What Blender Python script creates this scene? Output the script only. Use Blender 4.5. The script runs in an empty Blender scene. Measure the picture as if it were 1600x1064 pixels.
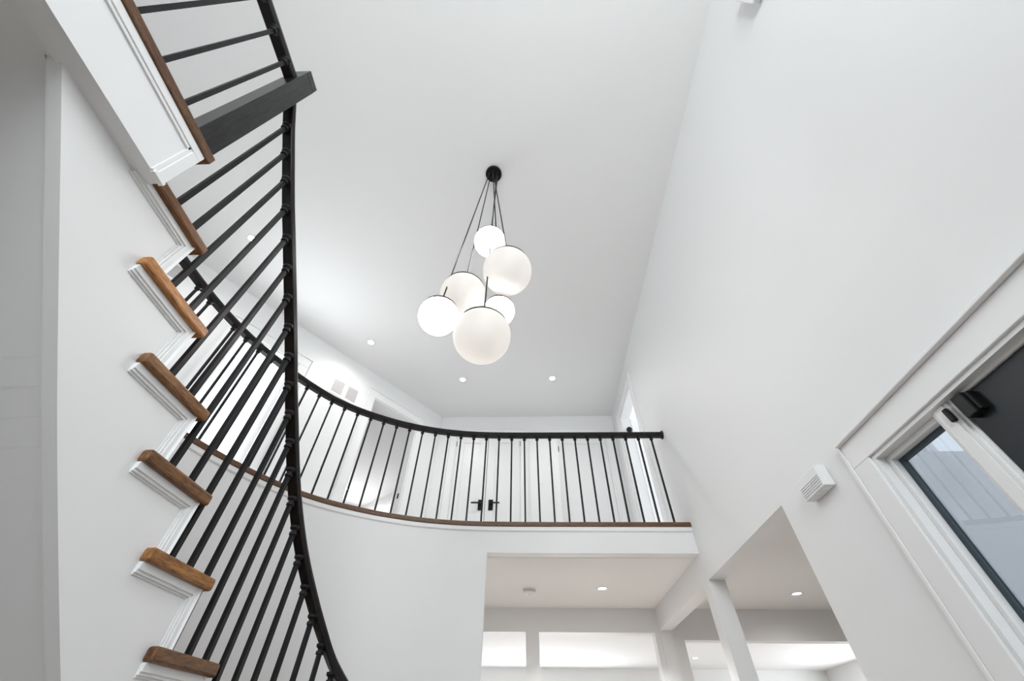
import bpy, math, random
from mathutils import Vector, Matrix

# ------------------------------------------------------------------ camera, world, light, exposure
random.seed(4)
scn = bpy.context.scene
col = scn.collection
YB = -2.8                                                    # front wall behind the camera
FL, ZL, ZC, Z1, XR = -1.214, 1.487, 3.973, 1.236, 1.454     # floor, upper floor, upper ceiling, lower ceiling, right wall
cam_d = bpy.data.cameras.new('camera')
cam_d.sensor_width = 36.0
cam_d.lens = 624.87 / 1600 * 36
cam_d.clip_start = 0.02
cam = bpy.data.objects.new('camera', cam_d)
col.objects.link(cam)
p_, y_, r_ = (math.radians(a) for a in (46.864, 2.141, 0.982))
fwd = Vector((-math.sin(y_) * math.cos(p_), math.cos(y_) * math.cos(p_), math.sin(p_)))
rt = Vector((math.cos(y_), math.sin(y_), 0))
up = rt.cross(fwd)
rt2 = rt * math.cos(r_) + up * math.sin(r_)
up2 = up * math.cos(r_) - rt * math.sin(r_)
cam.matrix_world = Matrix((rt2, up2, -fwd)).transposed().to_4x4()
scn.camera = cam

world = bpy.data.worlds.new('daylight')
scn.world = world
world.use_nodes = True
bg = world.node_tree.nodes['Background']
bg.inputs['Color'].default_value = (0.86, 0.93, 1.0, 1)
bg.inputs['Strength'].default_value = 1.6
vs = scn.view_settings
vs.view_transform = 'Standard'
vs.look = 'None'
vs.gamma = 1.0
vs.use_curve_mapping = False
vs.exposure = 1.18


def area(name, loc, target, sx, sy, power, colr=(1, 1, 1)):
    d = bpy.data.lights.new(name, 'AREA')
    d.shape = 'RECTANGLE'
    d.size, d.size_y = sx, sy
    d.energy = power
    d.color = colr
    o = bpy.data.objects.new(name, d)
    o.location = loc
    o.rotation_euler = (Vector(target) - Vector(loc)).to_track_quat('-Z', 'Y').to_euler()
    col.objects.link(o)
    return o


# daylight lamps: one at the landing window, the others at unseen added windows
area('added_front_fill', (0.0, YB - 0.2, 2.45), (0.0, 3.0, 2.45), 2.1, 2.4, 68, (1.0, 0.995, 0.985))  # added fill for the foyer, outside the unseen front window
area('daylight_hall_window', (-3.19, 3.41, 2.55), (-3.19 + 0.784, 3.41 - 0.62, 2.55), 0.85, 1.95, 19, (1.0, 0.995, 0.985))
area('added_back_fill', (0.3, 9.45, 0.15), (0.3, 0.0, 0.15), 2.7, 1.4, 17, (1.0, 0.99, 0.98))  # added fill that lifts the passage under the gallery
area('added_east_fill', (5.48, 7.4, 0.30), (0.0, 7.4, 0.30), 2.5, 1.3, 14, (1.0, 0.99, 0.98))  # added fill that lifts the back room
area('added_bedroom_fill', (4.16, 4.9, 2.9), (0.0, 4.9, 2.9), 1.3, 1.3, 22, (0.95, 0.98, 1.0))  # added fill that brightens the room behind the upper doorway


# ------------------------------------------------------------------ materials
def nodes_of(m):
    m.use_nodes = True
    return m.node_tree.nodes, m.node_tree.links, m.node_tree.nodes['Principled BSDF']


def paint(name, colr, rough=0.6, bump=0.02, scale=180.0):
    m = bpy.data.materials.new(name)
    n, l, b = nodes_of(m)
    tc = n.new('ShaderNodeTexCoord')
    nz = n.new('ShaderNodeTexNoise')
    nz.inputs['Scale'].default_value = scale
    nz.inputs['Detail'].default_value = 3
    l.new(tc.outputs['Object'], nz.inputs['Vector'])
    bp = n.new('ShaderNodeBump')
    bp.inputs['Strength'].default_value = bump
    bp.inputs['Distance'].default_value = 0.002
    l.new(nz.outputs['Fac'], bp.inputs['Height'])
    l.new(bp.outputs['Normal'], b.inputs['Normal'])
    b.inputs['Base Color'].default_value = (*colr, 1)
    b.inputs['Roughness'].default_value = rough
    return m


def wood(name, dark, light, rough=0.4, axis_scale=(2, 22, 22), tint=False, bump=0.15, spec=0.4):
    m = bpy.data.materials.new(name)
    n, l, b = nodes_of(m)
    tc = n.new('ShaderNodeTexCoord')
    mp = n.new('ShaderNodeMapping')
    mp.inputs['Scale'].default_value = axis_scale
    l.new(tc.outputs['Object'], mp.inputs['Vector'])
    nz = n.new('ShaderNodeTexNoise')
    nz.inputs['Scale'].default_value = 3.0
    nz.inputs['Detail'].default_value = 6
    nz.inputs['Distortion'].default_value = 0.6
    l.new(mp.outputs['Vector'], nz.inputs['Vector'])
    fine = n.new('ShaderNodeTexNoise')
    fine.inputs['Scale'].default_value = 14.0
    fine.inputs['Detail'].default_value = 4
    l.new(mp.outputs['Vector'], fine.inputs['Vector'])
    mx = n.new('ShaderNodeMix')
    mx.data_type = 'FLOAT'
    mx.inputs[0].default_value = 0.5
    l.new(nz.outputs['Fac'], mx.inputs[2])
    l.new(fine.outputs['Fac'], mx.inputs[3])
    cr = n.new('ShaderNodeValToRGB')
    cr.color_ramp.elements[0].position = 0.36
    cr.color_ramp.elements[0].color = (*dark, 1)
    cr.color_ramp.elements[1].position = 0.64
    cr.color_ramp.elements[1].color = (*light, 1)
    l.new(mx.outputs[0], cr.inputs['Fac'])
    if tint:
        oi = n.new('ShaderNodeObjectInfo')
        mul = n.new('ShaderNodeMix')
        mul.data_type = 'RGBA'
        mul.blend_type = 'MULTIPLY'
        mul.inputs[0].default_value = 1.0
        l.new(cr.outputs['Color'], mul.inputs[6])
        l.new(oi.outputs['Color'], mul.inputs[7])
        l.new(mul.outputs[2], b.inputs['Base Color'])
    else:
        l.new(cr.outputs['Color'], b.inputs['Base Color'])
    bp = n.new('ShaderNodeBump')
    bp.inputs['Strength'].default_value = bump
    bp.inputs['Distance'].default_value = 0.002
    l.new(fine.outputs['Fac'], bp.inputs['Height'])
    l.new(bp.outputs['Normal'], b.inputs['Normal'])
    b.inputs['Roughness'].default_value = rough
    b.inputs['Specular IOR Level'].default_value = spec
    return m


def metal(name, colr, rough=0.4, metallic=0.0, noise=0.25, spec=0.22):
    m = bpy.data.materials.new(name)
    n, l, b = nodes_of(m)
    tc = n.new('ShaderNodeTexCoord')
    nz = n.new('ShaderNodeTexNoise')
    nz.inputs['Scale'].default_value = 40
    l.new(tc.outputs['Object'], nz.inputs['Vector'])
    mr = n.new('ShaderNodeMapRange')
    mr.inputs['To Min'].default_value = max(0.02, rough - noise / 2)
    mr.inputs['To Max'].default_value = rough + noise / 2
    l.new(nz.outputs['Fac'], mr.inputs['Value'])
    l.new(mr.outputs['Result'], b.inputs['Roughness'])
    b.inputs['Base Color'].default_value = (*colr, 1)
    b.inputs['Metallic'].default_value = metallic
    b.inputs['Specular IOR Level'].default_value = spec
    return m


def glow(name, colr, strength, base=(0.9, 0.9, 0.9), veins=0.0, rough=0.25):
    """lamp glass: opal body that gives off light, slightly uneven with veins"""
    m = bpy.data.materials.new(name)
    n, l, b = nodes_of(m)
    b.inputs['Base Color'].default_value = (*base, 1)
    b.inputs['Roughness'].default_value = rough
    b.inputs['Emission Color'].default_value = (*colr, 1)
    tc = n.new('ShaderNodeTexCoord')
    nz = n.new('ShaderNodeTexNoise')
    nz.inputs['Scale'].default_value = 4.5
    nz.inputs['Detail'].default_value = 1
    l.new(tc.outputs['Object'], nz.inputs['Vector'])
    mr = n.new('ShaderNodeMapRange')
    mr.inputs['From Min'].default_value = 0.3
    mr.inputs['From Max'].default_value = 0.7
    mr.inputs['To Min'].default_value = strength * (1 - veins)
    mr.inputs['To Max'].default_value = strength * (1 + veins)
    l.new(nz.outputs['Fac'], mr.inputs['Value'])
    l.new(mr.outputs['Result'], b.inputs['Emission Strength'])
    return m


def glass(name, tint, refl=1.0):
    m = bpy.data.materials.new(name)
    m.use_nodes = True
    n, l = m.node_tree.nodes, m.node_tree.links
    n.clear()
    out = n.new('ShaderNodeOutputMaterial')
    tr = n.new('ShaderNodeBsdfTransparent')
    tr.inputs['Color'].default_value = (*tint, 1)
    gl = n.new('ShaderNodeBsdfGlossy')
    gl.inputs['Roughness'].default_value = 0.0
    gl.inputs['Color'].default_value = (refl, refl, refl, 1)
    lw = n.new('ShaderNodeLayerWeight')
    lw.inputs['Blend'].default_value = 0.5
    pw = n.new('ShaderNodeMath')
    pw.operation = 'POWER'
    pw.inputs[1].default_value = 4.0
    l.new(lw.outputs['Facing'], pw.inputs[0])
    fr = n.new('ShaderNodeMath')
    fr.operation = 'MULTIPLY_ADD'
    fr.inputs[1].default_value = 0.9
    fr.inputs[2].default_value = 0.07
    l.new(pw.outputs[0], fr.inputs[0])
    mx = n.new('ShaderNodeMixShader')
    l.new(fr.outputs[0], mx.inputs['Fac'])
    l.new(tr.outputs['BSDF'], mx.inputs[1])
    l.new(gl.outputs['BSDF'], mx.inputs[2])
    l.new(mx.outputs['Shader'], out.inputs['Surface'])
    return m


M = dict(
    wall=paint('white_wall_paint', (0.80, 0.80, 0.80), 0.55),
    ceil=paint('flat_ceiling_paint', (0.82, 0.815, 0.81), 0.85, 0.03, 260),
    grey=paint('grey_carpet', (0.52, 0.525, 0.54), 0.9, 0.3, 300),
    trim=paint('white_trim_paint', (0.82, 0.82, 0.82), 0.45, 0.01, 60),
    door=paint('white_door_paint', (0.80, 0.80, 0.80), 0.35, 0.01, 60),
    plastic=paint('white_plastic', (0.80, 0.80, 0.81), 0.35, 0.005, 40),
    vent=paint('grey_grille_enamel', (0.56, 0.54, 0.54), 0.5, 0.3, 120),
    tread=wood('stained_oak_tread', (0.085, 0.032, 0.009), (0.30, 0.140, 0.046), 0.40, (16, 2.4, 16), tint=True),
    nosing=wood('stained_oak_nosing', (0.060, 0.026, 0.012), (0.17, 0.085, 0.040), 0.42, (6, 6, 26)),
    newel=wood('ebony_stained_newel', (0.003, 0.003, 0.0035), (0.024, 0.024, 0.025), 0.28, (26, 26, 2.4), bump=0.35, spec=0.3),
    rail=wood('ebony_stained_handrail', (0.004, 0.004, 0.004), (0.014, 0.011, 0.010), 0.36, (14, 14, 14), bump=0.08, spec=0.22),
    iron=metal('black_satin_iron', (0.012, 0.012, 0.013), 0.42),
    bronze=metal('dark_bronze', (0.05, 0.04, 0.033), 0.35, 0.7),
    black=metal('black_enamel', (0.008, 0.008, 0.008), 0.35),
    blackdoor=metal('black_door_paint', (0.014, 0.0165, 0.020), 0.30, 0.0, 0.02),
    gasket=metal('dark_glazing_gasket', (0.05, 0.07, 0.085), 0.35),
    floor=wood('oak_floor', (0.36, 0.32, 0.28), (0.48, 0.44, 0.40), 0.45, (3, 16, 16)),
    opal_hot=glow('opal_glass_bright', (1.0, 0.985, 0.96), 7.5),
    opal_soft=glow('opal_glass_soft', (1.0, 0.93, 0.87), 0.31, (0.18, 0.195, 0.19), 0.14, 0.7),
    led=glow('led_lens', (1.0, 0.98, 0.95), 14.0),
    sidelite=glass('sidelight_glass', (0.47, 0.485, 0.50), 0.9),
    pane=glass('clear_window_glass', (0.95, 0.97, 0.98), 0.8),
)


# ------------------------------------------------------------------ builders
class MB:
    def __init__(self):
        self.v, self.f = [], []

    def add(self, verts, faces):
        o = len(self.v)
        self.v += [tuple(p) for p in verts]
        self.f += [tuple(i + o for i in q) for q in faces]
        return self

    def box(self, x0, x1, y0, y1, z0, z1):
        return self.frame_box((x0, y0, z0), (x1 - x0, 0, 0), (0, y1 - y0, 0), (0, 0, z1 - z0))

    def frame_box(self, o, a, b, c):
        o, a, b, c = Vector(o), Vector(a), Vector(b), Vector(c)
        vs_ = [o, o + a, o + a + b, o + b, o + c, o + a + c, o + a + b + c, o + b + c]
        fs = [(0, 3, 2, 1), (4, 5, 6, 7), (0, 1, 5, 4), (1, 2, 6, 5), (2, 3, 7, 6), (3, 0, 4, 7)]
        if a.cross(b).dot(c) < 0:
            fs = [q[::-1] for q in fs]
        return self.add(vs_, fs)

    def prism(self, low, high):
        """closed prism between two matching polygons"""
        n = len(low)
        fs = [tuple(range(n))[::-1], tuple(range(n, 2 * n))]
        fs += [(i, (i + 1) % n, n + (i + 1) % n, n + i) for i in range(n)]
        return self.add(list(low) + list(high), fs)

    def sweep(self, pts, prof):
        """profile (side, up) kept plumb along the points; side is to the right of the walking direction"""
        n, m = len(pts), len(prof)
        vs_ = []
        for i, p in enumerate(pts):
            a = Vector(pts[max(i - 1, 0)])
            b = Vector(pts[min(i + 1, n - 1)])
            t = (b - a)
            t.z = 0
            t.normalize()
            s = Vector((t.y, -t.x, 0))
            vs_ += [Vector(p) + s * u + Vector((0, 0, w)) for u, w in prof]
        fs = [tuple(range(m)), tuple(range((n - 1) * m, n * m))[::-1]]
        for i in range(n - 1):
            for j in range(m):
                k = (j + 1) % m
                fs.append((i * m + j, (i + 1) * m + j, (i + 1) * m + k, i * m + k))
        return self.add(vs_, fs)

    def lathe(self, c, prof, seg=24, ax=(0, 0, 1)):
        """profile (radius, height along ax)"""
        ax = Vector(ax).normalized()
        u = ax.orthogonal().normalized()
        w = ax.cross(u)
        c = Vector(c)
        n = len(prof)
        vs_ = []
        for k in range(seg):
            a = 2 * math.pi * k / seg
            d = u * math.cos(a) + w * math.sin(a)
            vs_ += [c + d * r + ax * h for r, h in prof]
        fs = []
        for k in range(seg):
            k2 = (k + 1) % seg
            for j in range(n - 1):
                fs.append((k * n + j, k2 * n + j, k2 * n + j + 1, k * n + j + 1))
        if prof[0][0] > 1e-6:
            fs.append(tuple(k * n for k in range(seg))[::-1])
        if prof[-1][0] > 1e-6:
            fs.append(tuple(k * n + n - 1 for k in range(seg)))
        return self.add(vs_, fs)

    def tube(self, a, b, r, seg=8):
        a, b = Vector(a), Vector(b)
        return self.lathe(a, [(r, 0), (r, (b - a).length)], seg, b - a)

    def mesh(self, name, mat, smooth=False):
        me = bpy.data.meshes.new(name)
        me.from_pydata(self.v, [], self.f)
        me.validate()
        me.update()
        if smooth:
            me.polygons.foreach_set('use_smooth', [True] * len(me.polygons))
        me.materials.append(M[mat] if isinstance(mat, str) else mat)
        return me

    def build(self, name, mat, parent=None, smooth=False, bevel=0.0):
        return place(name, self.mesh(name, mat, smooth), parent, bevel=bevel)


def place(name, me, parent=None, loc=None, rot=None, bevel=0.0):
    o = bpy.data.objects.new(name, me)
    col.objects.link(o)
    if loc is not None:
        o.location = loc
    if rot is not None:
        o.rotation_euler = rot
    if parent is not None:
        o.parent = parent
        inv = Matrix.Identity(4)
        q = parent
        while q is not None:
            inv = inv @ (q.matrix_parent_inverse @ q.matrix_basis).inverted() if q.parent is None else \
                inv @ q.matrix_basis.inverted() @ q.matrix_parent_inverse.inverted()
            q = q.parent
        o.matrix_parent_inverse = inv
    if bevel:
        md = o.modifiers.new('soft_edges', 'BEVEL')
        md.width = bevel
        md.segments = 2
        md.limit_method = 'ANGLE'
    return o


def tag(o, label, cat, group=None):
    o['label'] = label
    o['category'] = cat
    if group:
        o['group'] = group
    return o


def struct(o, label=None, cat=None):
    o['kind'] = 'structure'
    if label:
        o['label'] = label
    if cat:
        o['category'] = cat
    return o


def empty(name, loc):
    o = bpy.data.objects.new(name, None)
    o.empty_display_size = 0.1
    o.location = loc
    col.objects.link(o)
    return o


def wall_mesh(o, du, dn, thick, u0, u1, z0, z1, holes=()):
    """plumb wall: face plane through o along du, body extends thick along dn; holes (u0,u1,z0,z1) are cut through"""
    o, du, dn = Vector((*o, 0)), Vector((*du, 0)), Vector((*dn, 0))
    us = sorted({u0, u1, *[h[0] for h in holes], *[h[1] for h in holes]})
    zs = sorted({z0, z1, *[h[2] for h in holes], *[h[3] for h in holes]})
    us = [u for u in us if u0 <= u <= u1]
    zs = [z for z in zs if z0 <= z <= z1]

    def solid(i, j):
        if i < 0 or j < 0 or i >= len(us) - 1 or j >= len(zs) - 1:
            return False
        um, zm = (us[i] + us[i + 1]) / 2, (zs[j] + zs[j + 1]) / 2
        return not any(h[0] < um < h[1] and h[2] < zm < h[3] for h in holes)

    P = lambda u, z, t: o + du * u + dn * t + Vector((0, 0, z))
    mb = MB()
    for i in range(len(us) - 1):
        for j in range(len(zs) - 1):
            if not solid(i, j):
                continue
            a, b, c, d = us[i], us[i + 1], zs[j], zs[j + 1]
            for t in (0, thick):
                mb.add([P(a, c, t), P(b, c, t), P(b, d, t), P(a, d, t)], [(0, 1, 2, 3)])
            if not solid(i - 1, j):
                mb.add([P(a, c, 0), P(a, d, 0), P(a, d, thick), P(a, c, thick)], [(0, 1, 2, 3)])
            if not solid(i + 1, j):
                mb.add([P(b, c, 0), P(b, d, 0), P(b, d, thick), P(b, c, thick)], [(0, 1, 2, 3)])
            if not solid(i, j - 1):
                mb.add([P(a, c, 0), P(b, c, 0), P(b, c, thick), P(a, c, thick)], [(0, 1, 2, 3)])
            if not solid(i, j + 1):
                mb.add([P(a, d, 0), P(b, d, 0), P(b, d, thick), P(a, d, thick)], [(0, 1, 2, 3)])
    return mb


def catmull(pts, per=10):
    P = [Vector(p) for p in pts]
    P = [P[0] * 2 - P[1]] + P + [P[-1] * 2 - P[-2]]
    out = []
    for i in range(1, len(P) - 2):
        for k in range(per):
            t = k / per
            a, b, c, d = P[i - 1], P[i], P[i + 1], P[i + 2]
            out.append(0.5 * ((2 * b) + (c - a) * t + (2 * a - 5 * b + 4 * c - d) * t * t
                              + (3 * b - a - 3 * c + d) * t ** 3))
    out.append(P[-2])
    return out


class Path:
    """plan curve measured by arc length"""
    def __init__(self, pts, s0=0.0, per=10):
        self.p = catmull([Vector((*q, 0)) for q in pts], per)
        self.s = [s0]
        for a, b in zip(self.p, self.p[1:]):
            self.s.append(self.s[-1] + (b - a).length)

    def at(self, s):
        i = 0
        while i < len(self.s) - 2 and self.s[i + 1] < s:
            i += 1
        t = (s - self.s[i]) / (self.s[i + 1] - self.s[i])
        return self.p[i].lerp(self.p[i + 1], t)

    def tan(self, s):
        d = self.at(s + 0.02) - self.at(s - 0.02)
        return d.normalized()

    def off(self, s, d):
        """point d to the left of the walking direction"""
        t = self.tan(s)
        return self.at(s) + Vector((-t.y, t.x, 0)) * d


def V3(p, z):
    return Vector((p.x, p.y, z))


# ------------------------------------------------------------------ the setting
DG = Vector((0.6202, 0.7844, 0))                      # slanting hall wall, direction and corner
BP = Vector((-1.35, 5.43, 0))
DGN = Vector((-DG.y, DG.x, 0))                        # away from the hall
S0 = -5.2
DE = BP + DG * S0
YF, YH = 5.445, 5.302                                 # upper far wall, header under the gallery

# curb line of the gallery, from the right wall round to the landing
CURB = Path([(1.454, 3.59), (0.95, 3.59), (0.45, 3.59), (-0.1, 3.588), (-0.48, 3.572), (-0.79, 3.525), (-1.05, 3.45),
             (-1.30, 3.342), (-1.557, 3.185), (-1.75, 3.02), (-1.90, 2.83), (-2.03, 2.615), (-2.13, 2.40),
             (-2.225, 2.15), (-2.295, 1.85), (-2.33, 1.5), (-2.335, 1.15), (-2.33, 0.8), (-2.33, 0.46)], 0.0, 8)
SMAX = CURB.s[-1]

# floors and ceilings
o = MB().prism([(-2.6, YB, FL - 0.1), (1.6, YB, FL - 0.1), (5.4, YB, FL - 0.1), (5.4, 9.4, FL - 0.1), (-2.6, 9.4, FL - 0.1)],
               [(-2.6, YB, FL), (1.6, YB, FL), (5.4, YB, FL), (5.4, 9.4, FL), (-2.6, 9.4, FL)]).build('floor', 'floor')
struct(o)
pl = [Vector((-4.75, YB - 0.15, 0)), Vector((1.62, YB - 0.15, 0)), Vector((1.62, 5.6, 0)), BP + DG * 0.05 + DGN * 0.2, DE + DGN * 0.16]
struct(MB().prism([V3(p, ZC) for p in pl], [V3(p, ZC + 0.12) for p in pl]).build('ceiling', 'ceil'))

# gallery slab (its underside is the ceiling of the passage below)
inner = [CURB.off(s, -0.125) for s in [SMAX * k / 60 for k in range(61)]]
inner[0].x = XR
poly = inner + [Vector((-1.135, 0.46, 0)), Vector((-1.135, YB, 0)), Vector((-4.6, YB, 0)), DE.copy(), BP.copy(), Vector((XR, YF, 0))]
poly[60].y = 0.46
struct(MB().prism([V3(p, Z1) for p in poly], [V3(p, ZL - 0.002) for p in poly]).build('floor_upper', 'ceil'))

# right wall with the entrance, the two passage openings and the bedroom doorway
struct(wall_mesh((XR, 0), (0, 1), (1, 0), 0.13, YB - 0.15, 5.6, FL, ZC,
                 [(-0.30, 1.535, FL, 0.905), (2.26, 3.58, FL, 1.031), (3.715, 5.28, FL, 1.031), (4.226, 4.97, ZL, 3.585)]
                 ).build('wall_right', 'wall'))
# front wall behind the camera with an unseen window added for daylight
struct(wall_mesh((0, YB), (1, 0), (0, -1), 0.15, -4.75, 1.60, FL, ZC, [(-1.0, 1.0, 1.3, 3.6)]).build('wall_front', 'wall'))
# upper far wall with two door openings
struct(wall_mesh((0, YF), (1, 0), (0, 1), 0.13, -1.40, XR, Z1, ZC, [(-1.055, -0.035, ZL, ZL + 2.13), (0.52, 1.305, ZL, ZL + 2.13)]
                 ).build('wall_far', 'wall'))
struct(wall_mesh((0, YF + 0.13), (1, 0), (0, 1), 0.05, -1.30, XR, ZL - 0.05, ZC).build('far_light_block', 'wall'))  # added backing, keeps outside light out of the door gaps
# slanting hall wall with window and doorway
WIN = (-3.09, -2.35, ZL + 0.12, ZL + 1.95)
DWY = (-1.24, -0.435, ZL, ZL + 2.10)
struct(wall_mesh((BP.x, BP.y), (DG.x, DG.y), (DGN.x, DGN.y), 0.14, S0 - 0.05, 0.0, Z1, ZC, [WIN, DWY]).build('wall_slanted', 'wall'))
struct(wall_mesh((DE.x, 0), (0, 1), (-1, 0), 0.14, YB, DE.y + 0.1, Z1, ZC).build('wall_left', 'wall'))

# curved wall under the gallery, open towards the passage on its right part
SO = 1.769                                             # arc length at the left jamb of the passage
mb = MB()
ss = [0.0, SO] + [SO + (SMAX - SO) * k / 220 for k in range(1, 221)]
for i in range(len(ss) - 1):
    a, b = ss[i], ss[i + 1]
    zb = Z1 if b <= SO + 1e-6 else FL
    sub = [a + (b - a) * k / 8 for k in range(9)] if b <= SO + 1e-6 else [a, b]
    for c, d in zip(sub, sub[1:]):
        A0, A1, B0, B1 = CURB.off(c, -0.018), CURB.off(d, -0.018), CURB.off(c, -0.13), CURB.off(d, -0.13)
        mb.add([V3(A0, zb), V3(A1, zb), V3(A1, ZL - 0.04), V3(A0, ZL - 0.04)], [(0, 1, 2, 3)])
        mb.add([V3(B0, zb), V3(B0, Z1), V3(B1, Z1), V3(B1, zb)], [(0, 1, 2, 3)])
        mb.add([V3(A0, zb), V3(B0, zb), V3(B1, zb), V3(A1, zb)], [(0, 1, 2, 3)])
A0, B0 = CURB.off(SO, -0.018), CURB.off(SO, -0.13)
mb.add([V3(A0, FL), V3(A0, Z1), V3(B0, Z1), V3(B0, FL)], [(0, 1, 2, 3)])
struct(mb.build('wall_gallery', 'wall'))
struct(wall_mesh((-2.45, 0), (0, 1), (-1, 0), 0.12, YB, 0.62, FL, Z1 + 0.05).build('wall_left_lower', 'wall'))

# passage below: header wall with a pier, side wall, rooms behind and to the right
struct(wall_mesh((0, YH), (1, 0), (0, 1), 0.13, -1.30, XR, FL, Z1 + 0.05, [(-1.0, 0.007, FL, 1.012), (0.150, 1.40, FL, 1.012)]
                 ).build('wall_passage', 'wall'))
struct(wall_mesh((0, YH), (1, 0), (0, 1), 0.13, XR + 0.13, 5.30, FL, Z1 + 0.05, [(1.70, 3.9, FL, 0.952)]).build('wall_side_room', 'wall'))
struct(wall_mesh((-1.30, 0), (0, 1), (-1, 0), 0.12, 3.40, 9.37, FL, Z1 + 0.05).build('wall_passage_left', 'wall'))
struct(wall_mesh((0, 9.25), (1, 0), (0, 1), 0.12, -1.42, 5.42, FL, Z1 + 0.05, [(-1.0, 1.6, -0.5, 0.8)]).build('wall_back', 'wall'))  # unseen hole added for the fill towards the passage
struct(wall_mesh((5.30, 0), (0, 1), (1, 0), 0.12, 2.12, 9.37, FL, Z1 + 0.05, [(6.2, 8.6, -0.3, 0.9)]).build('wall_east', 'wall'))  # unseen hole added for the back room fill
struct(wall_mesh((0, 2.12), (1, 0), (0, 1), 0.13, XR + 0.13, 5.42, FL, Z1 + 0.05).build('wall_porch', 'wall'))
struct(MB().box(XR + 0.13, 5.42, 2.24, YH, Z1, Z1 + 0.1).build('ceiling_side_room', 'ceil'))
struct(MB().box(-1.42, 5.42, YH + 0.13, 9.37, Z1, Z1 + 0.1).build('ceiling_back_room', 'ceil'))

# bedroom behind the upper right doorway
mb = wall_mesh((4.0, 0), (0, 1), (1, 0), 0.1, 3.6, 6.4, ZL - 0.1, ZC, [(4.3, 5.5, 2.3, 3.5)])  # unseen hole added to let the bedroom fill in
o = mb.build('wall_bedroom_east', 'wall')
struct(o)
struct(wall_mesh((0, 6.2), (1, 0), (0, 1), 0.1, 1.584, 4.1, ZL - 0.1, ZC).build('wall_bedroom_far', 'wall'))
struct(wall_mesh((0, 3.75), (1, 0), (0, -1), 0.1, 1.584, 4.1, ZL - 0.1, ZC).build('wall_bedroom_near', 'wall'))
struct(MB().box(1.62, 4.1, 3.65, 6.3, ZC, ZC + 0.1).build('ceiling_bedroom', 'ceil'))
# deep unlit room behind the slanting wall
GR = BP + DGN * 3.75
struct(wall_mesh((GR.x, GR.y), (DG.x, DG.y), (DGN.x, DGN.y), 0.1, -1.95, 1.2, Z1, ZC).build('wall_inner_room', 'wall'))
G2 = BP + DG * -1.95 + DGN * 0.14
struct(wall_mesh((G2.x, G2.y), (DGN.x, DGN.y), (-DG.x, -DG.y), 0.1, 0.0, 3.7, Z1, ZC).build('wall_inner_room_left', 'wall'))
G3 = BP + DG * 1.1 + DGN * 0.14
struct(wall_mesh((G3.x, G3.y), (DGN.x, DGN.y), (DG.x, DG.y), 0.1, 0.0, 3.7, Z1, ZC).build('wall_inner_room_right', 'wall'))
G4 = BP + DGN * 0.14
struct(wall_mesh((G4.x, G4.y), (DG.x, DG.y), (-DGN.x, -DGN.y), 0.1, 0.0, 1.2, Z1, ZC).build('wall_inner_room_near', 'wall'))
q = [BP + DG * -1.95 + DGN * 0.16, BP + DG * 1.2 + DGN * 0.16, BP + DG * 1.2 + DGN * 3.8, BP + DG * -1.95 + DGN * 3.8]
struct(MB().prism([V3(p, ZL + 2.38) for p in q], [V3(p, ZC) for p in q]).build('ceiling_inner_room', 'ceil'))
struct(MB().prism([V3(p, ZL - 0.1) for p in q], [V3(p, ZL) for p in q]).build('floor_inner_room', 'grey'))


# ------------------------------------------------------------------ doors, windows and their casings
def frame_fn(o, du, dn):
    """returns P(u, z, t): u along the wall, t out of the wall towards the viewer"""
    o, du, dn = Vector((*o, 0)), Vector((*du, 0)), Vector((*dn, 0))
    return lambda u, z, t: o + du * u + dn * t + Vector((0, 0, z))


def slab(P, u0, u1, z0, z1, t0, t1, mb=None):
    mb = mb or MB()
    o_ = P(u0, z0, t0)
    return mb.frame_box(o_, P(u1, z0, t0) - o_, P(u0, z1, t0) - o_, P(u0, z0, t1) - o_)


def casing(P, u0, u1, z0, z1, w, parent, mat='trim', t=0.018, band=0.014, bottom=False):
    """flat casing with a raised outer band round an opening"""
    for (a, b, c, d) in ((u0 - w, u0, z0, z1), (u1, u1 + w, z0, z1), (u0 - w, u1 + w, z1, z1 + w)):
        slab(P, a, b, c, d, 0.0, t).build('casing', mat, parent, bevel=0.003)
    e = u0 - w
    f = u1 + w
    for (a, b, c, d) in ((e - band, e, z0, z1 + w), (f, f + band, z0, z1 + w), (e - band, f + band, z1 + w, z1 + w + band)):
        slab(P, a, b, c, d, 0.0, t + 0.012).build('casing_band', mat, parent, bevel=0.002)
    if bottom:
        slab(P, u0 - w - 0.03, u1 + w + 0.03, z0 - 0.03, z0, 0.0, 0.05).build('sill', mat, parent, bevel=0.003)


def jamb(P, u0, u1, z0, z1, depth, parent, th=0.016):
    for (a, b, c, d) in ((u0, u0 + th, z0, z1), (u1 - th, u1, z0, z1), (u0 + th, u1 - th, z1 - th, z1)):
        slab(P, a, b, c, d, -depth, 0.002).build('jamb', 'trim', parent)


def panel_door(P, u0, u1, z0, z1, t, parent, name='door_leaf', rails=(0.0,)):
    """shaker leaf: backing sheet with proud stiles and rails"""
    leaf = slab(P, u0, u1, z0, z1, t - 0.04, t - 0.012).build(name, 'door', parent)
    st = 0.115
    slab(P, u0, u0 + st, z0, z1, t - 0.012, t).build('stile', 'door', leaf, bevel=0.002)
    slab(P, u1 - st, u1, z0, z1, t - 0.012, t).build('stile', 'door', leaf, bevel=0.002)
    for r0, r1 in ((z0, z0 + 0.2), (z1 - st, z1)):
        slab(P, u0 + st, u1 - st, r0, r1, t - 0.012, t).build('rail', 'door', leaf, bevel=0.002)
    return leaf


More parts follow.
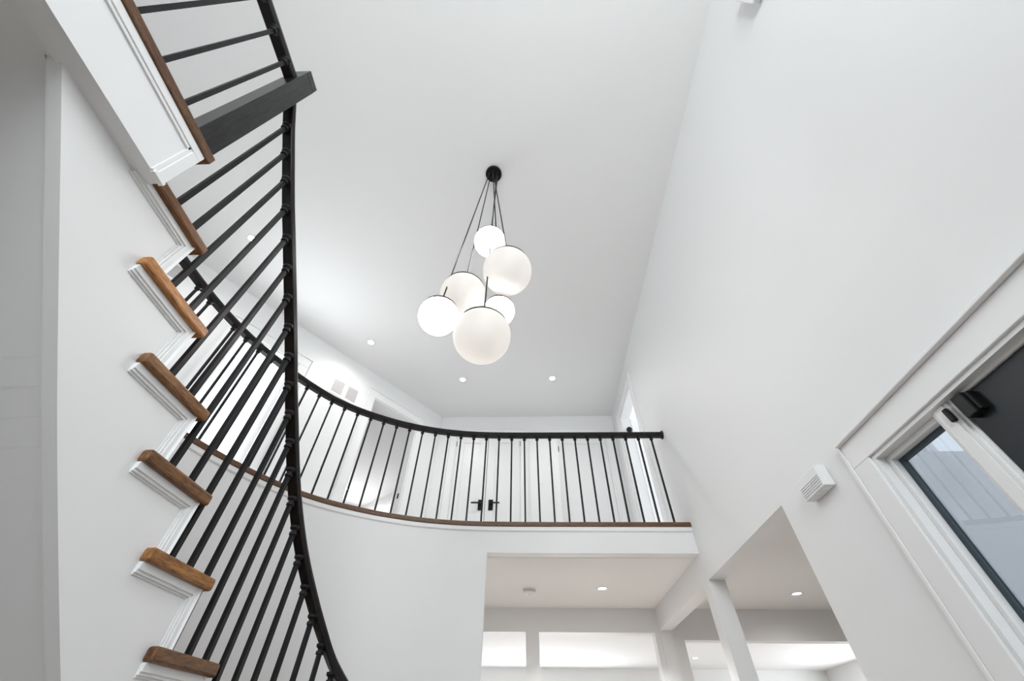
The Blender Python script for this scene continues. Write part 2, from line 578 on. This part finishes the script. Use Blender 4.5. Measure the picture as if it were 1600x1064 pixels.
def lever(P, u, z, t, sgn, parent):
    h = slab(P, u - 0.032, u + 0.032, z - 0.075, z + 0.075, t, t + 0.01).build('handle', 'black', parent, bevel=0.002)
    h['label'] = 'black lever handle on a rectangular plate'
    mb = MB()
    a = P(u, z + 0.012, t + 0.008)
    mb.tube(a, P(u, z + 0.012, t + 0.055), 0.011)
    slab(P, min(u - sgn * 0.01, u + sgn * 0.125), max(u - sgn * 0.01, u + sgn * 0.125), z + 0.003, z + 0.021, t + 0.045, t + 0.058, mb)
    mb.build('lever', 'black', h)


# double doors in the far wall
PF = frame_fn((0, YF), (1, 0), (0, -1))
d2 = struct(empty('door_2', (-0.545, YF, ZL)), 'pair of white panel doors with black lever handles behind the curved railing', 'double door')
casing(PF, -1.055, -0.035, ZL, ZL + 2.13, 0.09, d2)
jamb(PF, -1.055, -0.035, ZL, ZL + 2.13, 0.12, d2)
la = panel_door(PF, -1.038, -0.548, ZL + 0.012, ZL + 2.11, -0.012, d2)
lb = panel_door(PF, -0.542, -0.052, ZL + 0.012, ZL + 2.11, -0.012, d2)
lever(PF, -0.607, ZL + 1.0, -0.012, -1, la)
lever(PF, -0.462, ZL + 1.0, -0.012, 1, lb)
for lf, u in ((la, -1.044), (lb, -0.046)):
    for hz in (0.28, 1.97):
        MB().tube(PF(u, ZL + hz - 0.045, -0.006), PF(u, ZL + hz + 0.045, -0.006), 0.009).build('hinge', 'black', lf)
# single door to the right of it
d3 = struct(empty('door_3', (0.91, YF, ZL)), 'single white panel door between the double doors and the wall corner', 'door')
casing(PF, 0.52, 1.305, ZL, ZL + 2.13, 0.09, d3)
jamb(PF, 0.52, 1.305, ZL, ZL + 2.13, 0.12, d3)
lc = panel_door(PF, 0.537, 1.288, ZL + 0.012, ZL + 2.11, -0.05, d3)
for hz in (0.28, 1.90):
    MB().tube(PF(0.542, ZL + hz - 0.045, -0.044), PF(0.542, ZL + hz + 0.045, -0.044), 0.010).build('hinge', 'black', lc)
# bedroom doorway in the right wall, door swung in
PR = frame_fn((XR, 0), (0, 1), (-1, 0))
d4 = struct(empty('door_4', (XR, 4.6, ZL)), 'cased doorway in the right wall beside the railing end with its white door swung open', 'door')
casing(PR, 4.226, 4.97, ZL, 3.585, 0.12, d4)
jamb(PR, 4.226, 4.97, ZL, 3.585, 0.13, d4)
PD = frame_fn((XR + 0.135, 4.955), (0.96, 0.28), (0.28, -0.96))
ld = panel_door(PD, 0.0, 0.72, ZL + 0.012, 3.56, 0.0, d4)
MB().lathe(PR(4.955, 3.34, -0.075), [(0.0, -0.075), (0.036, -0.068), (0.044, -0.045), (0.034, -0.028), (0.011, -0.02), (0.011, 0.0), (0.03, 0.0), (0.03, 0.004)], 14,
           (0, 1, 0)).build('strike_knob', 'black', d4, smooth=True)
# doorway and window in the slanting wall
PS = frame_fn((BP.x, BP.y), (DG.x, DG.y), (-DGN.x, -DGN.y))
c = BP + DG * -0.84
d5 = struct(empty('door_5', (c.x, c.y, ZL)), 'open cased doorway into a dim grey room beside the wall grille', 'doorway')
casing(PS, DWY[0], DWY[1], DWY[2], DWY[3], 0.11, d5)
jamb(PS, DWY[0], DWY[1], DWY[2], DWY[3], 0.14, d5)
slab(PS, DWY[1] - 0.016 - 0.004, DWY[1] - 0.016, ZL + 0.93, ZL + 1.0, -0.075, -0.045).build('strike_plate', 'black', d5)
c = BP + DG * -2.72
w2 = struct(empty('window_2', (c.x, c.y, WIN[2])), 'tall bright window with white casing on the upper hall wall', 'window')
casing(PS, WIN[0], WIN[1], WIN[2], WIN[3], 0.125, w2, bottom=True)
jamb(PS, WIN[0], WIN[1], WIN[2], WIN[3], 0.14, w2)
for (a, b, e, f) in ((WIN[0] + .016, WIN[0] + .056, WIN[2], WIN[3]), (WIN[1] - .056, WIN[1] - .016, WIN[2], WIN[3]),
                     (WIN[0] + .056, WIN[1] - .056, WIN[3] - .056, WIN[3] - .016), (WIN[0] + .056, WIN[1] - .056, WIN[2], WIN[2] + .05)):
    slab(PS, a, b, e, f, -0.11, -0.07).build('sash', 'trim', w2, bevel=0.002)
slab(PS, WIN[0] + .056, WIN[1] - .056, WIN[2] + .05, WIN[3] - .056, -0.093, -0.087).build('pane', 'pane', w2)
# unseen window added to the front wall for light, behind the viewer
PB = frame_fn((0, YB), (1, 0), (0, 1))
w3 = struct(empty('added_front_window', (0.0, YB, 1.3)), 'added unseen wide upper window of the entrance front', 'window')
casing(PB, -1.0, 1.0, 1.3, 3.6, 0.09, w3, bottom=True)
for (a, b, e, f) in ((-1.0, -0.95, 1.3, 3.6), (0.95, 1.0, 1.3, 3.6), (-0.95, 0.95, 3.55, 3.6), (-0.95, 0.95, 1.3, 1.35), (-0.025, 0.025, 1.35, 3.55)):
    slab(PB, a, b, e, f, -0.12, -0.06).build('sash', 'trim', w3)
for a, b in ((-0.95, -0.025), (0.025, 0.95)):
    slab(PB, a, b, 1.35, 3.55, -0.094, -0.088).build('pane', 'pane', w3)

# entrance: black door with a sidelight each side
d1 = struct(empty('door_1', (XR, 0.62, FL)), 'black entrance door with white frame and glazed sidelights', 'front door')
TOP = 0.905
cw = 0.105
for (a, b, c_, d) in ((1.535, 1.535 + cw, FL, TOP), (-0.30 - cw, -0.30, FL, TOP), (-0.30 - cw, 1.535 + cw, TOP, TOP + cw)):
    slab(PR, a, b, c_, d, 0.0, 0.014).build('casing', 'trim', d1, bevel=0.003)
for (a, b, c_, d) in ((1.64, 1.656, FL, TOP + cw + 0.016), (-0.421, -0.405, FL, TOP + cw + 0.016), (-0.405, 1.64, TOP + cw, TOP + cw + 0.016)):
    slab(PR, a, b, c_, d, 0.0, 0.036 if b - a > 1 else 0.019).build('casing_band', 'trim', d1, bevel=0.003)
for (a, b, c_, d) in ((1.519, 1.535, FL, TOP), (-0.30, -0.284, FL, TOP), (-0.284, 1.519, TOP - 0.016, TOP)):
    slab(PR, a, b, c_, d, -0.13, 0.002).build('jamb', 'trim', d1)
for (a, b) in ((1.150, 1.222), (0.02, 0.092)):
    mu = slab(PR, a, b, FL, TOP - 0.016, -0.11, -0.02).build('mullion', 'trim', d1, bevel=0.003)
    slab(PR, a + 0.014, b - 0.014, FL, TOP - 0.016, -0.02, -0.014).build('mullion_bead', 'trim', mu, bevel=0.002)
for (a, b, nm) in ((1.222, 1.519, 'l'), (-0.284, 0.02, 'r')):
    zt = TOP - 0.016
    # stop, frame, dark gasket, glass
    for (u0, u1, z0, z1) in ((a, a + 0.012, FL + .05, zt), (b - 0.022, b, FL + .05, zt), (a + 0.012, b - 0.022, zt - 0.02, zt)):
        slab(PR, u0, u1, z0, z1, -0.075, -0.035).build('glazing_stop', 'trim', d1, bevel=0.003)
    a2, b2, z2 = a + 0.012, b - 0.022, zt - 0.02
    for (u0, u1, z0, z1) in ((a2, a2 + 0.008, FL + .05, z2), (b2 - 0.020, b2, FL + .05, z2), (a2 + 0.008, b2 - 0.020, z2 - 0.016, z2)):
        slab(PR, u0, u1, z0, z1, -0.080, -0.062).build('glazing_gasket', 'gasket', d1, bevel=0.002)
    slab(PR, a, b, FL, FL + .05, -0.1, -0.03).build('bottom_rail', 'trim', d1)
    g = slab(PR, a2 + 0.004, b2 - 0.012, FL + .05, z2 - 0.008, -0.076, -0.070).build('sidelight_pane', 'sidelite', d1)
    g['label'] = 'bluish sidelight glass reflecting the railing'
for (u0, u1, z0, z1) in ((1.140, 1.150, FL, TOP - 0.016), (0.092, 0.102, FL, TOP - 0.016), (0.102, 1.140, TOP - 0.026, TOP - 0.016)):
    slab(PR, u0, u1, z0, z1, -0.06, -0.030).build('weatherstrip', 'trim', d1)
leaf = slab(PR, 0.104, 1.138, FL + 0.015, TOP - 0.028, -0.082, -0.036).build('door_leaf', 'blackdoor', d1, bevel=0.003)
leaf['label'] = 'black painted door leaf'
lever(PR, 0.19, FL + 1.0, -0.036, 1, leaf)

# door contact: body on the leaf, magnet on the mullion
s1 = empty('door_contact_sensor', (XR + 0.02, 1.095, 0.80))
tag(s1, 'black boxy alarm contact on the upper corner of the black door', 'sensor')
slab(PR, 1.075, 1.117, 0.798, 0.875, -0.036, 0.000).build('sensor_body', 'black', s1, bevel=0.003)
slab(PR, 1.063, 1.075, 0.803, 0.870, -0.036, -0.010).build('sensor_cover', 'black', s1, bevel=0.003)
s2 = slab(PR, 1.153, 1.171, 0.818, 0.868, -0.016, -0.002).build('contact_magnet', 'black', bevel=0.004)
tag(s2, 'small black magnet on the white mullion beside the black door', 'sensor')

# ------------------------------------------------------------------ staircase
EDGE = Path([(-1.139, 0.0), (-1.139, 0.3), (-1.139, 0.6), (-1.138, 0.8), (-1.132, 1.0), (-1.123, 1.2), (-1.112, 1.4), (-1.099, 1.6),
             (-1.081, 1.8), (-1.053, 1.95), (-0.997, 2.09), (-0.915, 2.222), (-0.85, 2.277), (-0.775, 2.318), (-0.69, 2.345),
             (-0.60, 2.358), (-0.50, 2.363), (-0.30, 2.363), (0.1, 2.363)], 0.0, 10)
RISE, RUN, NOSE0, NT = 0.2078, 0.2125, 0.73, 12
TH = 0.039
FACE = 0.034                                            # stringer face behind the tread ends


def reach(s):
    """clear width from the tread ends to the curved wall, along the normal"""
    p = EDGE.at(s)
    t = EDGE.tan(s)
    n = Vector((-t.y, t.x, 0))
    best = 1.19
    for a, b in zip(CURB.p, CURB.p[1:]):
        d = b - a
        den = n.x * d.y - n.y * d.x
        if abs(den) < 1e-9:
            continue
        w = a - p
        k = (w.x * d.y - w.y * d.x) / den
        u = (w.x * n.y - w.y * n.x) / den
        if 0 <= u <= 1 and 0.5 < k < best:
            best = k
    return best - 0.0


def front(j):
    return NOSE0 + RUN * j


def riser_s(j):
    return 0.45 if j < 0 else front(j) - 0.03


def tread_z(j):
    return ZL - RISE * (j + 1)


stairs = empty('curved_staircase', (-1.6, 1.9, FL))
tag(stairs, 'curved staircase with stained oak treads and white zigzag moulded stringer', 'staircase')
tints = [(0.78, 0.72, 0.70), (2.1, 2.0, 1.75), (1.0, 0.98, 0.92), (0.80, 0.78, 0.78), (1.35, 1.30, 1.1), (0.72, 0.70, 0.70)]
for j in range(NT):
    f, z = front(j), tread_z(j)
    back = riser_s(j - 1) - 0.012
    ear = f - 0.315
    # outline: along the tread end, then round the return nosing to the riser behind, then along the wall
    ring = [EDGE.off(f - (f - ear) * k / 4, 0.0) for k in range(5)]
    ring += [EDGE.off(ear, FACE + 0.002), EDGE.off(back, FACE + 0.002)]
    ring += [EDGE.off(back, reach(back) + 0.016), EDGE.off((back + f) / 2, reach((back + f) / 2) + 0.016), EDGE.off(f, reach(f) + 0.016)]
    o = MB().prism([V3(p, z - TH) for p in ring], [V3(p, z) for p in ring]).build('tread', 'tread', stairs, bevel=0.008)
    tc = tints[j] if j < len(tints) else random.choice(tints[2:])
    o.color = (*tc, 1)
    # riser below this tread
    rs = riser_s(j)
    zb = FL if j == NT - 1 else tread_z(j + 1)
    A, B = EDGE.off(rs, FACE - 0.022), EDGE.off(rs, reach(rs) + 0.012)
    A2, B2 = EDGE.off(rs - 0.02, FACE - 0.022), EDGE.off(rs - 0.02, reach(rs - 0.02) + 0.012)
    A2 = EDGE.off(rs - 0.02, FACE + 0.001)
    MB().prism([V3(p, zb) for p in (A, A2, B2, B)], [V3(p, z - TH) for p in (A, A2, B2, B)]).build('riser', 'trim', stairs)
    # L-shaped moulding under the return and down the riser edge: flat band, then bead on its inner side
    zt, s_b = z - TH, f - 0.309

    def ell(w0, w1, d0, d1, mat='trim', name='moulding', par=stairs):
        pts = [(rs - w0, zb), (rs - w0, zt - w0), (s_b, zt - w0), (s_b, zt - w1), (rs - w1, zt - w1), (rs - w1, zb)]
        # subdivided strips so that the long leg follows the curve
        mbb = MB()

        def strip(qa, qb, qc, qd):
            mbb.prism([V3(EDGE.off(s_, d0), z_) for s_, z_ in (qa, qb, qc, qd)], [V3(EDGE.off(s_, d1), z_) for s_, z_ in (qa, qb, qc, qd)])
        a, b, c_, d, e, g = pts
        strip(a, b, e, g)
        m1 = ((b[0] + c_[0]) / 2, b[1])
        m2 = ((b[0] + c_[0]) / 2, d[1])
        strip(b, m1, m2, e)
        strip(m1, c_, d, m2)
        return mbb.build(name, mat, par)
    band = ell(0.0, 0.021, FACE + 0.001, FACE - 0.015, name='moulding')
    ell(0.021, 0.029, FACE + 0.001, FACE - 0.010, name='moulding_bead', par=band)
    ell(0.029, 0.035, FACE + 0.001, FACE - 0.004, name='moulding_fillet', par=band)


def nose_line(s):
    return tread_z(0) - RISE / RUN * (s - NOSE0)


def soff(s):
    return max(FL, nose_line(s) - 0.622)


mb = MB()
cuts = sorted({0.115, *[riser_s(j) for j in range(-1, NT)]})
cols_ = []
for a, b in zip(cuts, cuts[1:]):
    n = max(4, int((b - a) / 0.03))
    cols_ += [(a + (b - a) * k / n, a + (b - a) * (k + 1) / n) for k in range(n)]
for a, b in cols_:
    m = (a + b) / 2
    j = next((k for k in range(NT) if m < riser_s(k)), NT - 1)
    top = Z1 + 0.01 if m < riser_s(-1) else tread_z(j) - TH + 0.001
    A0, A1 = EDGE.off(a, FACE), EDGE.off(b, FACE)
    B0, B1 = EDGE.off(a, FACE + 0.042), EDGE.off(b, FACE + 0.042)
    za, zb = soff(a), soff(b)
    mb.add([V3(A0, za), V3(A1, zb), V3(A1, top), V3(A0, top)], [(0, 1, 2, 3)])
    mb.add([V3(B0, za), V3(B0, top), V3(B1, top), V3(B1, zb)], [(0, 1, 2, 3)])
    mb.add([V3(A0, za), V3(B0, za), V3(B1, zb), V3(A1, zb)], [(0, 1, 2, 3)])
    mb.add([V3(A0, top), V3(A1, top), V3(B1, top), V3(B0, top)], [(0, 1, 2, 3)])
e = riser_s(NT - 1)
A1, B1 = EDGE.off(e, FACE), EDGE.off(e, FACE + 0.042)
mb.add([V3(A1, FL), V3(B1, FL), V3(B1, tread_z(NT - 1) - TH), V3(A1, tread_z(NT - 1) - TH)], [(0, 1, 2, 3)])
o = mb.build('stringer', 'trim', stairs)
mb = MB()
ss = [0.10 + (2.72 - 0.10) * k / 48 for k in range(49)]
for a, b in zip(ss, ss[1:]):
    A0, A1 = EDGE.off(a, FACE + 0.040), EDGE.off(b, FACE + 0.040)
    B0, B1 = EDGE.off(a, reach(a) + 0.016), EDGE.off(b, reach(b) + 0.016)
    za, zb = min(Z1, soff(a) + 0.022), soff(b) + 0.022
    mb.add([V3(A0, za), V3(A1, zb), V3(B1, zb), V3(B0, za), V3(A0, za + .02), V3(A1, zb + .02), V3(B1, zb + .02), V3(B0, za + .02)],
           [(0, 3, 2, 1), (4, 5, 6, 7)])
mb.build('soffit', 'wall', stairs)

# ------------------------------------------------------------------ landing edge
land = empty('landing_fascia', (-1.13, -0.05, 1.22))
tag(land, 'white moulded fascia with brown oak nosing at the stair head under the square newel', 'landing edge')
MB().prism([(x, y, 1.223) for x, y in ((-1.116, YB), (-1.116, 0.465), (-1.190, 0.465), (-1.190, YB))],
           [(x, y, ZL - 0.041) for x, y in ((-1.116, YB), (-1.116, 0.465), (-1.190, 0.465), (-1.190, YB))]).build('fascia', 'trim', land)
pr = [(0.0, 0.0), (-0.012, 0.0), (-0.012, -0.028), (0.0, -0.028)]
mb = MB().box(-1.116, -1.106, YB, 0.467, 1.414, 1.446).box(-1.116, -1.106, 0.432, 0.467, 1.223, 1.414)
f = mb.build('moulding', 'trim', land, bevel=0.002)
mb = MB().box(-1.116, -1.110, YB, 0.424, 1.402, 1.414).box(-1.116, -1.110, 0.418, 0.432, 1.223, 1.414)
mb.build('moulding_bead', 'trim', f)
MB().box(-1.120, -1.104, 0.425, 0.470, 1.216, 1.230).build('moulding_return', 'trim', f, bevel=0.002)
o = MB().prism([(x, y, ZL - 0.041) for x, y in ((-1.099, YB), (-1.099, 0.487), (-2.30, 0.487), (-2.30, 0.40), (-1.20, 0.40), (-1.20, YB))],
               [(x, y, ZL) for x, y in ((-1.099, YB), (-1.099, 0.487), (-2.30, 0.487), (-2.30, 0.40), (-1.20, 0.40), (-1.20, YB))]
               ).build('nosing', 'nosing', land, bevel=0.005)
A = 0.45
MB().box(-2.30, -1.17, A - 0.02, A, tread_z(0), ZL - 0.041).build('riser', 'trim', land)

# ------------------------------------------------------------------ railings
RP = [(-0.026, 0.004), (-0.022, 0.0), (0.022, 0.0), (0.026, 0.004), (0.028, 0.030), (0.024, 0.048), (0.012, 0.056),
      (-0.012, 0.056), (-0.024, 0.048), (-0.028, 0.030)]
CUP = MB().lathe((0, 0, 0), [(0.012, -0.036), (0.0175, -0.034), (0.0175, -0.023), (0.012, -0.021), (0.013, -0.014), (0.023, -0.006), (0.024, 0.004)], 10).mesh('collar', 'iron')
SHOE = MB().lathe((0, 0, 0), [(0.017, 0.0), (0.017, 0.008), (0.0105, 0.014)], 10).mesh('shoe', 'iron')


def baluster(p, z0, z1, tangent, parent, half=0.0082, shoe=False):
    t = Vector(tangent).normalized()
    s = Vector((-t.y, t.x, 0))
    a = V3(p, z0)
    mb = MB().frame_box(a - t * half - s * half, t * 2 * half, s * 2 * half, (0, 0, z1 - z0))
    b = mb.build('baluster', 'iron', parent)
    c = place('collar', CUP, b, V3(p, z1))
    if shoe:
        place('shoe', SHOE, b, V3(p, z0))
    return b


# raking stair rail: plan points and underside heights, one per baluster
K = 1.035
cups = [(-1.152, 0.552, 2.154), (-1.146, 0.640, 2.050), (-1.141, 0.733, 1.946), (-1.137, 0.831, 1.842), (-1.132, 0.933, 1.739),
        (-1.127, 1.035, 1.635), (-1.121, 1.135, 1.531), (-1.114, 1.231, 1.427), (-1.106, 1.323, 1.323), (-1.099, 1.412, 1.222),
        (-1.092, 1.502, 1.123), (-1.086, 1.592, 1.028), (-1.079, 1.682, 0.933), (-1.068, 1.771, 0.838), (-1.051, 1.859, 0.742),
        (-1.027, 1.946, 0.646), (-0.994, 2.030, 0.550), (-0.954, 2.112, 0.455), (-0.903, 2.180, 0.361), (-0.843, 2.227, 0.270)]
RK = [Vector(c_) * K for c_ in cups]
RK += [Vector((-0.79, 2.345, 0.19)), Vector((-0.70, 2.375, 0.10)), Vector((-0.60, 2.392, 0.01)), Vector((-0.50, 2.398, -0.08))]
stair_rail = empty('stair_railing', (-1.18, 0.43, ZL))
tag(stair_rail, 'black raking stair railing of square iron balusters with dark handrail and newel', 'railing')
pts = catmull([Vector((-1.190, 0.478, 2.329))] + RK + [Vector((-0.36, 2.40, -0.20))], 5)
MB().sweep(pts, RP).build('handrail', 'rail', stair_rail, smooth=False)
for k, p in enumerate(RK):
    a, b = RK[max(k - 1, 0)], RK[min(k + 1, len(RK) - 1)]
    baluster(p, tread_z(k // 2), p.z, (b.x - a.x, b.y - a.y, 0), stair_rail, 0.0088)
nb = MB().box(-1.217, -1.125, 0.386, 0.479, ZL, 2.500).build('newel_post', 'newel', stair_rail, bevel=0.002)
MB().box(-1.2165, -1.1255, 0.3865, 0.4785, 2.502, 2.560).build('newel_cap', 'newel', nb, bevel=0.003)
MB().box(-0.40, -0.31, 2.355, 2.445, FL, -0.06).build('newel_post', 'newel', stair_rail, bevel=0.003)

# level guard on the landing
lr = empty('landing_railing', (-1.165, -0.1, ZL))
tag(lr, 'short level black railing running from the square newel along the landing', 'railing')
MB().sweep([(-1.168, YB + 0.02, 2.372), (-1.168, 0.0, 2.372), (-1.168, 0.3855, 2.372)], RP).build('handrail', 'rail', lr)
for y in [0.316 - 0.123 * k for k in range(25)]:
    baluster(Vector((-1.152, y, 0)), ZL, 2.372, (0, 1, 0), lr, 0.0082)

# gallery: oak curb, apron, handrail and balusters along the curve
gr = empty('gallery_railing', (-0.5, 3.6, ZL))
tag(gr, 'long curved black balcony railing on an oak curb across the upper hall', 'railing')
N = 110
gs = [SMAX * k / N for k in range(N + 1)]
MB().sweep([V3(CURB.at(s), ZL) for s in gs], [(0.11, -0.041), (0.002, -0.041), (-0.002, -0.036), (-0.002, -0.005), (0.003, 0.0), (0.11, 0.0)]
           ).build('curb', 'nosing', gr)
MB().sweep([V3(CURB.at(s), ZL) for s in gs], [(0.03, -0.041), (0.006, -0.041), (0.006, -0.072), (0.013, -0.080), (0.03, -0.080)]
           ).build('apron_moulding', 'trim', gr)
gp = [V3(CURB.off(s, -0.028), ZL + 0.882) for s in [0.012 + (SMAX - 0.012) * k / N for k in range(N + 1)]]
MB().sweep(gp, RP).build('handrail', 'rail', gr)
MB().lathe((XR, gp[0].y, ZL + 0.908), [(0.045, 0.0), (0.045, 0.010), (0.038, 0.014)], 20, (-1, 0, 0)).build('wall_rosette', 'rail', gr)
s = 0.127
while s < SMAX - 0.05:
    baluster(CURB.off(s, -0.028), ZL, ZL + 0.883, CURB.tan(s), gr, 0.0078)
    s += 0.1315

# ------------------------------------------------------------------ globe cluster pendant
pend = empty('globe_pendant', (-0.26, 1.48, ZC))
tag(pend, 'cluster pendant of six opal glass globes on black cords', 'pendant light')
CX, CY = -0.262, 1.478
can = MB().lathe((CX, CY, ZC), [(0.078, 0.0), (0.078, 0.022), (0.074, 0.028), (0.0, 0.028)], 32, (0, 0, -1)).build('canopy', 'black', pend)
globes = [((-0.234, 1.50, 2.682), 0.115, 1), ((-0.093, 1.45, 2.208), 0.159, 0), ((-0.387, 1.58, 2.125), 0.152, 0),
          ((-0.484, 1.47, 1.783), 0.115, 1), ((-0.145, 1.60, 1.984), 0.098, 1), ((-0.212, 1.42, 1.554), 0.152, 0)]
for i, (c_, r, hot) in enumerate(globes):
    c_ = Vector(c_)
    th0 = 1.0                                           # the glass is open at its top under the metal cap
    prof = [(r * math.sin(a), -r * math.cos(a)) for a in [k * (math.pi - th0) / 28 for k in range(29)]]
    prof[0] = (0.0, -r)
    g = MB().lathe((0, 0, 0), prof, 40).mesh('globe', 'opal_hot' if hot else 'opal_soft', True)
    gl = place('globe', g, pend, c_)
    rc, zc_ = r * math.sin(th0), r * math.cos(th0)
    rr = r + 0.004
    cp = [(rc + 0.001, zc_ - 0.011), (rc + 0.006, zc_ - 0.011), (rc + 0.006, zc_ + 0.003)]
    cp += [(rr * math.sin(th0 * (1 - k / 8)), rr * math.cos(th0 * (1 - k / 8))) for k in range(1, 8)]
    cp += [(0.015, rr + 0.002), (0.012, rr + 0.03), (0.006, rr + 0.036)]
    MB().lathe(c_, cp, 40).build('cap', 'bronze', gl, smooth=False)
    zc_ = r - 0.02
    a = 2 * math.pi * i / 6 + 0.4
    topc = Vector((CX + 0.042 * math.cos(a), CY + 0.042 * math.sin(a), ZC - 0.028))
    MB().lathe(topc, [(0.009, 0.0), (0.009, 0.03), (0.004, 0.036)], 10, (0, 0, -1)).build('cord_grip', 'black', can)
    MB().tube(topc, c_ + Vector((0, 0, zc_ + 0.05)), 0.0048, 6).build('cord', 'black', pend)


# ------------------------------------------------------------------ recessed lights
def downlight(x, y, z, label, group, power, r=0.052, hue=(1.0, 0.975, 0.945), spot=2.95):
    e_ = empty('recessed_light', (x, y, z))
    tag(e_, label, 'ceiling light', group)
    MB().lathe((x, y, z), [(r * 0.74, -0.001), (r * 0.74, 0.004), (r, 0.005), (r * 1.06, 0.0)], 24, (0, 0, -1)).build('trim_ring', 'plastic', e_, smooth=True)
    MB().lathe((x, y, z), [(r * 0.74, 0.001), (0.0, 0.002)], 24, (0, 0, -1)).build('lens', 'led', e_)
    if power:
        d = bpy.data.lights.new('downlight', 'SPOT')
        d.energy = power
        d.color = hue
        d.spot_size = spot
        d.spot_blend = 1.0
        d.shadow_soft_size = 0.05
        l_ = bpy.data.objects.new('downlight', d)
        l_.location = (0, 0, -0.03)
        l_.parent = e_
        col.objects.link(l_)


for x, y, lb_ in ((-2.077, 3.729, 'small recessed ceiling light beside the double wall grille'),
                  (-0.899, 4.513, 'small recessed ceiling light out from the grey doorway and the double doors'),
                  (0.443, 4.499, 'small recessed ceiling light out from the single door and cased doorway'),
                  (-2.982, 2.135, 'small recessed ceiling light seen between the stair balusters')):
    downlight(x, y, ZC, lb_, 'recessed lights over the balcony', 12)
downlight(0.775, 4.565, Z1, 'round recessed light beside the smoke alarm under the balcony', None, 175, 0.055, spot=2.3)
downlight(2.747, 4.70, Z1, 'round recessed light in the dim side room beyond the white post', None, 8, 0.055)
for x, y, lb_ in ((0.75, 8.2, 'small recessed light in the back room ceiling seen through the opening beside the pier'),
                  (2.73, 8.18, 'small recessed light in the back room ceiling seen between the two white posts'),
                  (4.65, 8.08, 'small recessed light in the back room ceiling seen beyond the side room header')):
    downlight(x, y, Z1, lb_, 'recessed lights in the back room', 10, 0.055)
c = BP + DG * 0.38 + DGN * 3.2
downlight(c.x, c.y, ZL + 2.38, 'recessed light inside the dim room behind the grey doorway', None, 110.0, hue=(1.0, 0.99, 0.98))

# ------------------------------------------------------------------ small wall and ceiling devices
sm = empty('smoke_alarm', (0.046, 4.62, Z1))
tag(sm, 'white round smoke alarm on the ceiling under the balcony', 'smoke alarm')
MB().lathe((0.046, 4.62, Z1), [(0.070, 0.0), (0.070, 0.012), (0.064, 0.016)], 28, (0, 0, -1)).build('base', 'plastic', sm)
MB().lathe((0.046, 4.62, Z1), [(0.060, 0.016), (0.060, 0.022)], 28, (0, 0, -1)).build('vent_ring', 'vent', sm)
MB().lathe((0.046, 4.62, Z1), [(0.066, 0.022), (0.064, 0.036), (0.050, 0.046), (0.018, 0.048), (0.016, 0.056), (0.0, 0.058)], 28, (0, 0, -1)
           ).build('cover', 'plastic', sm, smooth=False)

ch = empty('door_chime', (XR, 1.887, 0.917))
tag(ch, 'white slatted plastic door chime box on the wall beside the entrance casing', 'door chime')
slab(PR, 1.797, 1.978, 0.917, 1.018, 0.0, 0.046).build('housing', 'plastic', ch, bevel=0.004)
cv = slab(PR, 1.797, 1.978, 0.917, 1.018, 0.047, 0.054).build('cover', 'plastic', ch, bevel=0.004)
for k in range(5):
    z = 0.930 + k * 0.0105
    slab(PR, 1.806, 1.886, z, z + 0.004, 0.0540, 0.0585).build('slat', 'plastic', cv)
    slab(PR, 1.890, 1.969, z, z + 0.004, 0.0540, 0.0585).build('slat', 'plastic', cv)
for u in (1.812, 1.858, 1.904, 1.950):
    slab(PR, u, u + 0.014, 0.9145, 0.917, 0.010, 0.038).build('bottom_rib', 'plastic', ch)

mo = empty('motion_sensor', (XR, 0.17, 3.2))
tag(mo, 'white wall sensor box high in the right wall corner', 'sensor')
slab(PR, 0.05, 0.205, 3.16, 3.42, 0.0, 0.05).build('housing', 'plastic', mo, bevel=0.006)
slab(PR, 0.07, 0.185, 3.14, 3.16, 0.0, 0.045).build('lens', 'plastic', mo, bevel=0.004)


def grille(name, u0, u1, z0, z1, splits, label):
    c_ = BP + DG * ((u0 + u1) / 2)
    g_ = empty(name, (c_.x, c_.y, z0))
    tag(g_, label, 'vent')
    n = len(splits)
    slab(PS, u0, u1, z0, z1, 0.0, 0.006).build('frame', 'plastic', g_, bevel=0.002)
    for a, b in splits:
        s_ = slab(PS, a, b, z0 + 0.035, z1 - 0.035, 0.006, 0.0075).build('louver_panel', 'vent', g_)
        for k in range(9):
            z = z0 + 0.04 + (z1 - z0 - 0.08) * k / 9
            slab(PS, a, b, z, z + 0.009, 0.0075, 0.0115).build('louver', 'vent', s_)


grille('return_air_grille', -1.905, -1.455, ZL + 1.815, ZL + 2.09, ((-1.862, -1.712), (-1.650, -1.50)),
       'white double return air grille on the upper wall beside the grey doorway')
grille('wall_vent', -4.05, -3.83, ZL + 2.05, ZL + 2.30, ((-4.015, -3.87),),
       'small single wall vent seen between the stair treads')
sw = slab(PF, 0.215, 0.285, ZL + 1.30, ZL + 1.415, 0.0, 0.006).build('light_switch', 'plastic', bevel=0.002)
tag(sw, 'white light switch plate between the double doors and the single door', 'light switch')
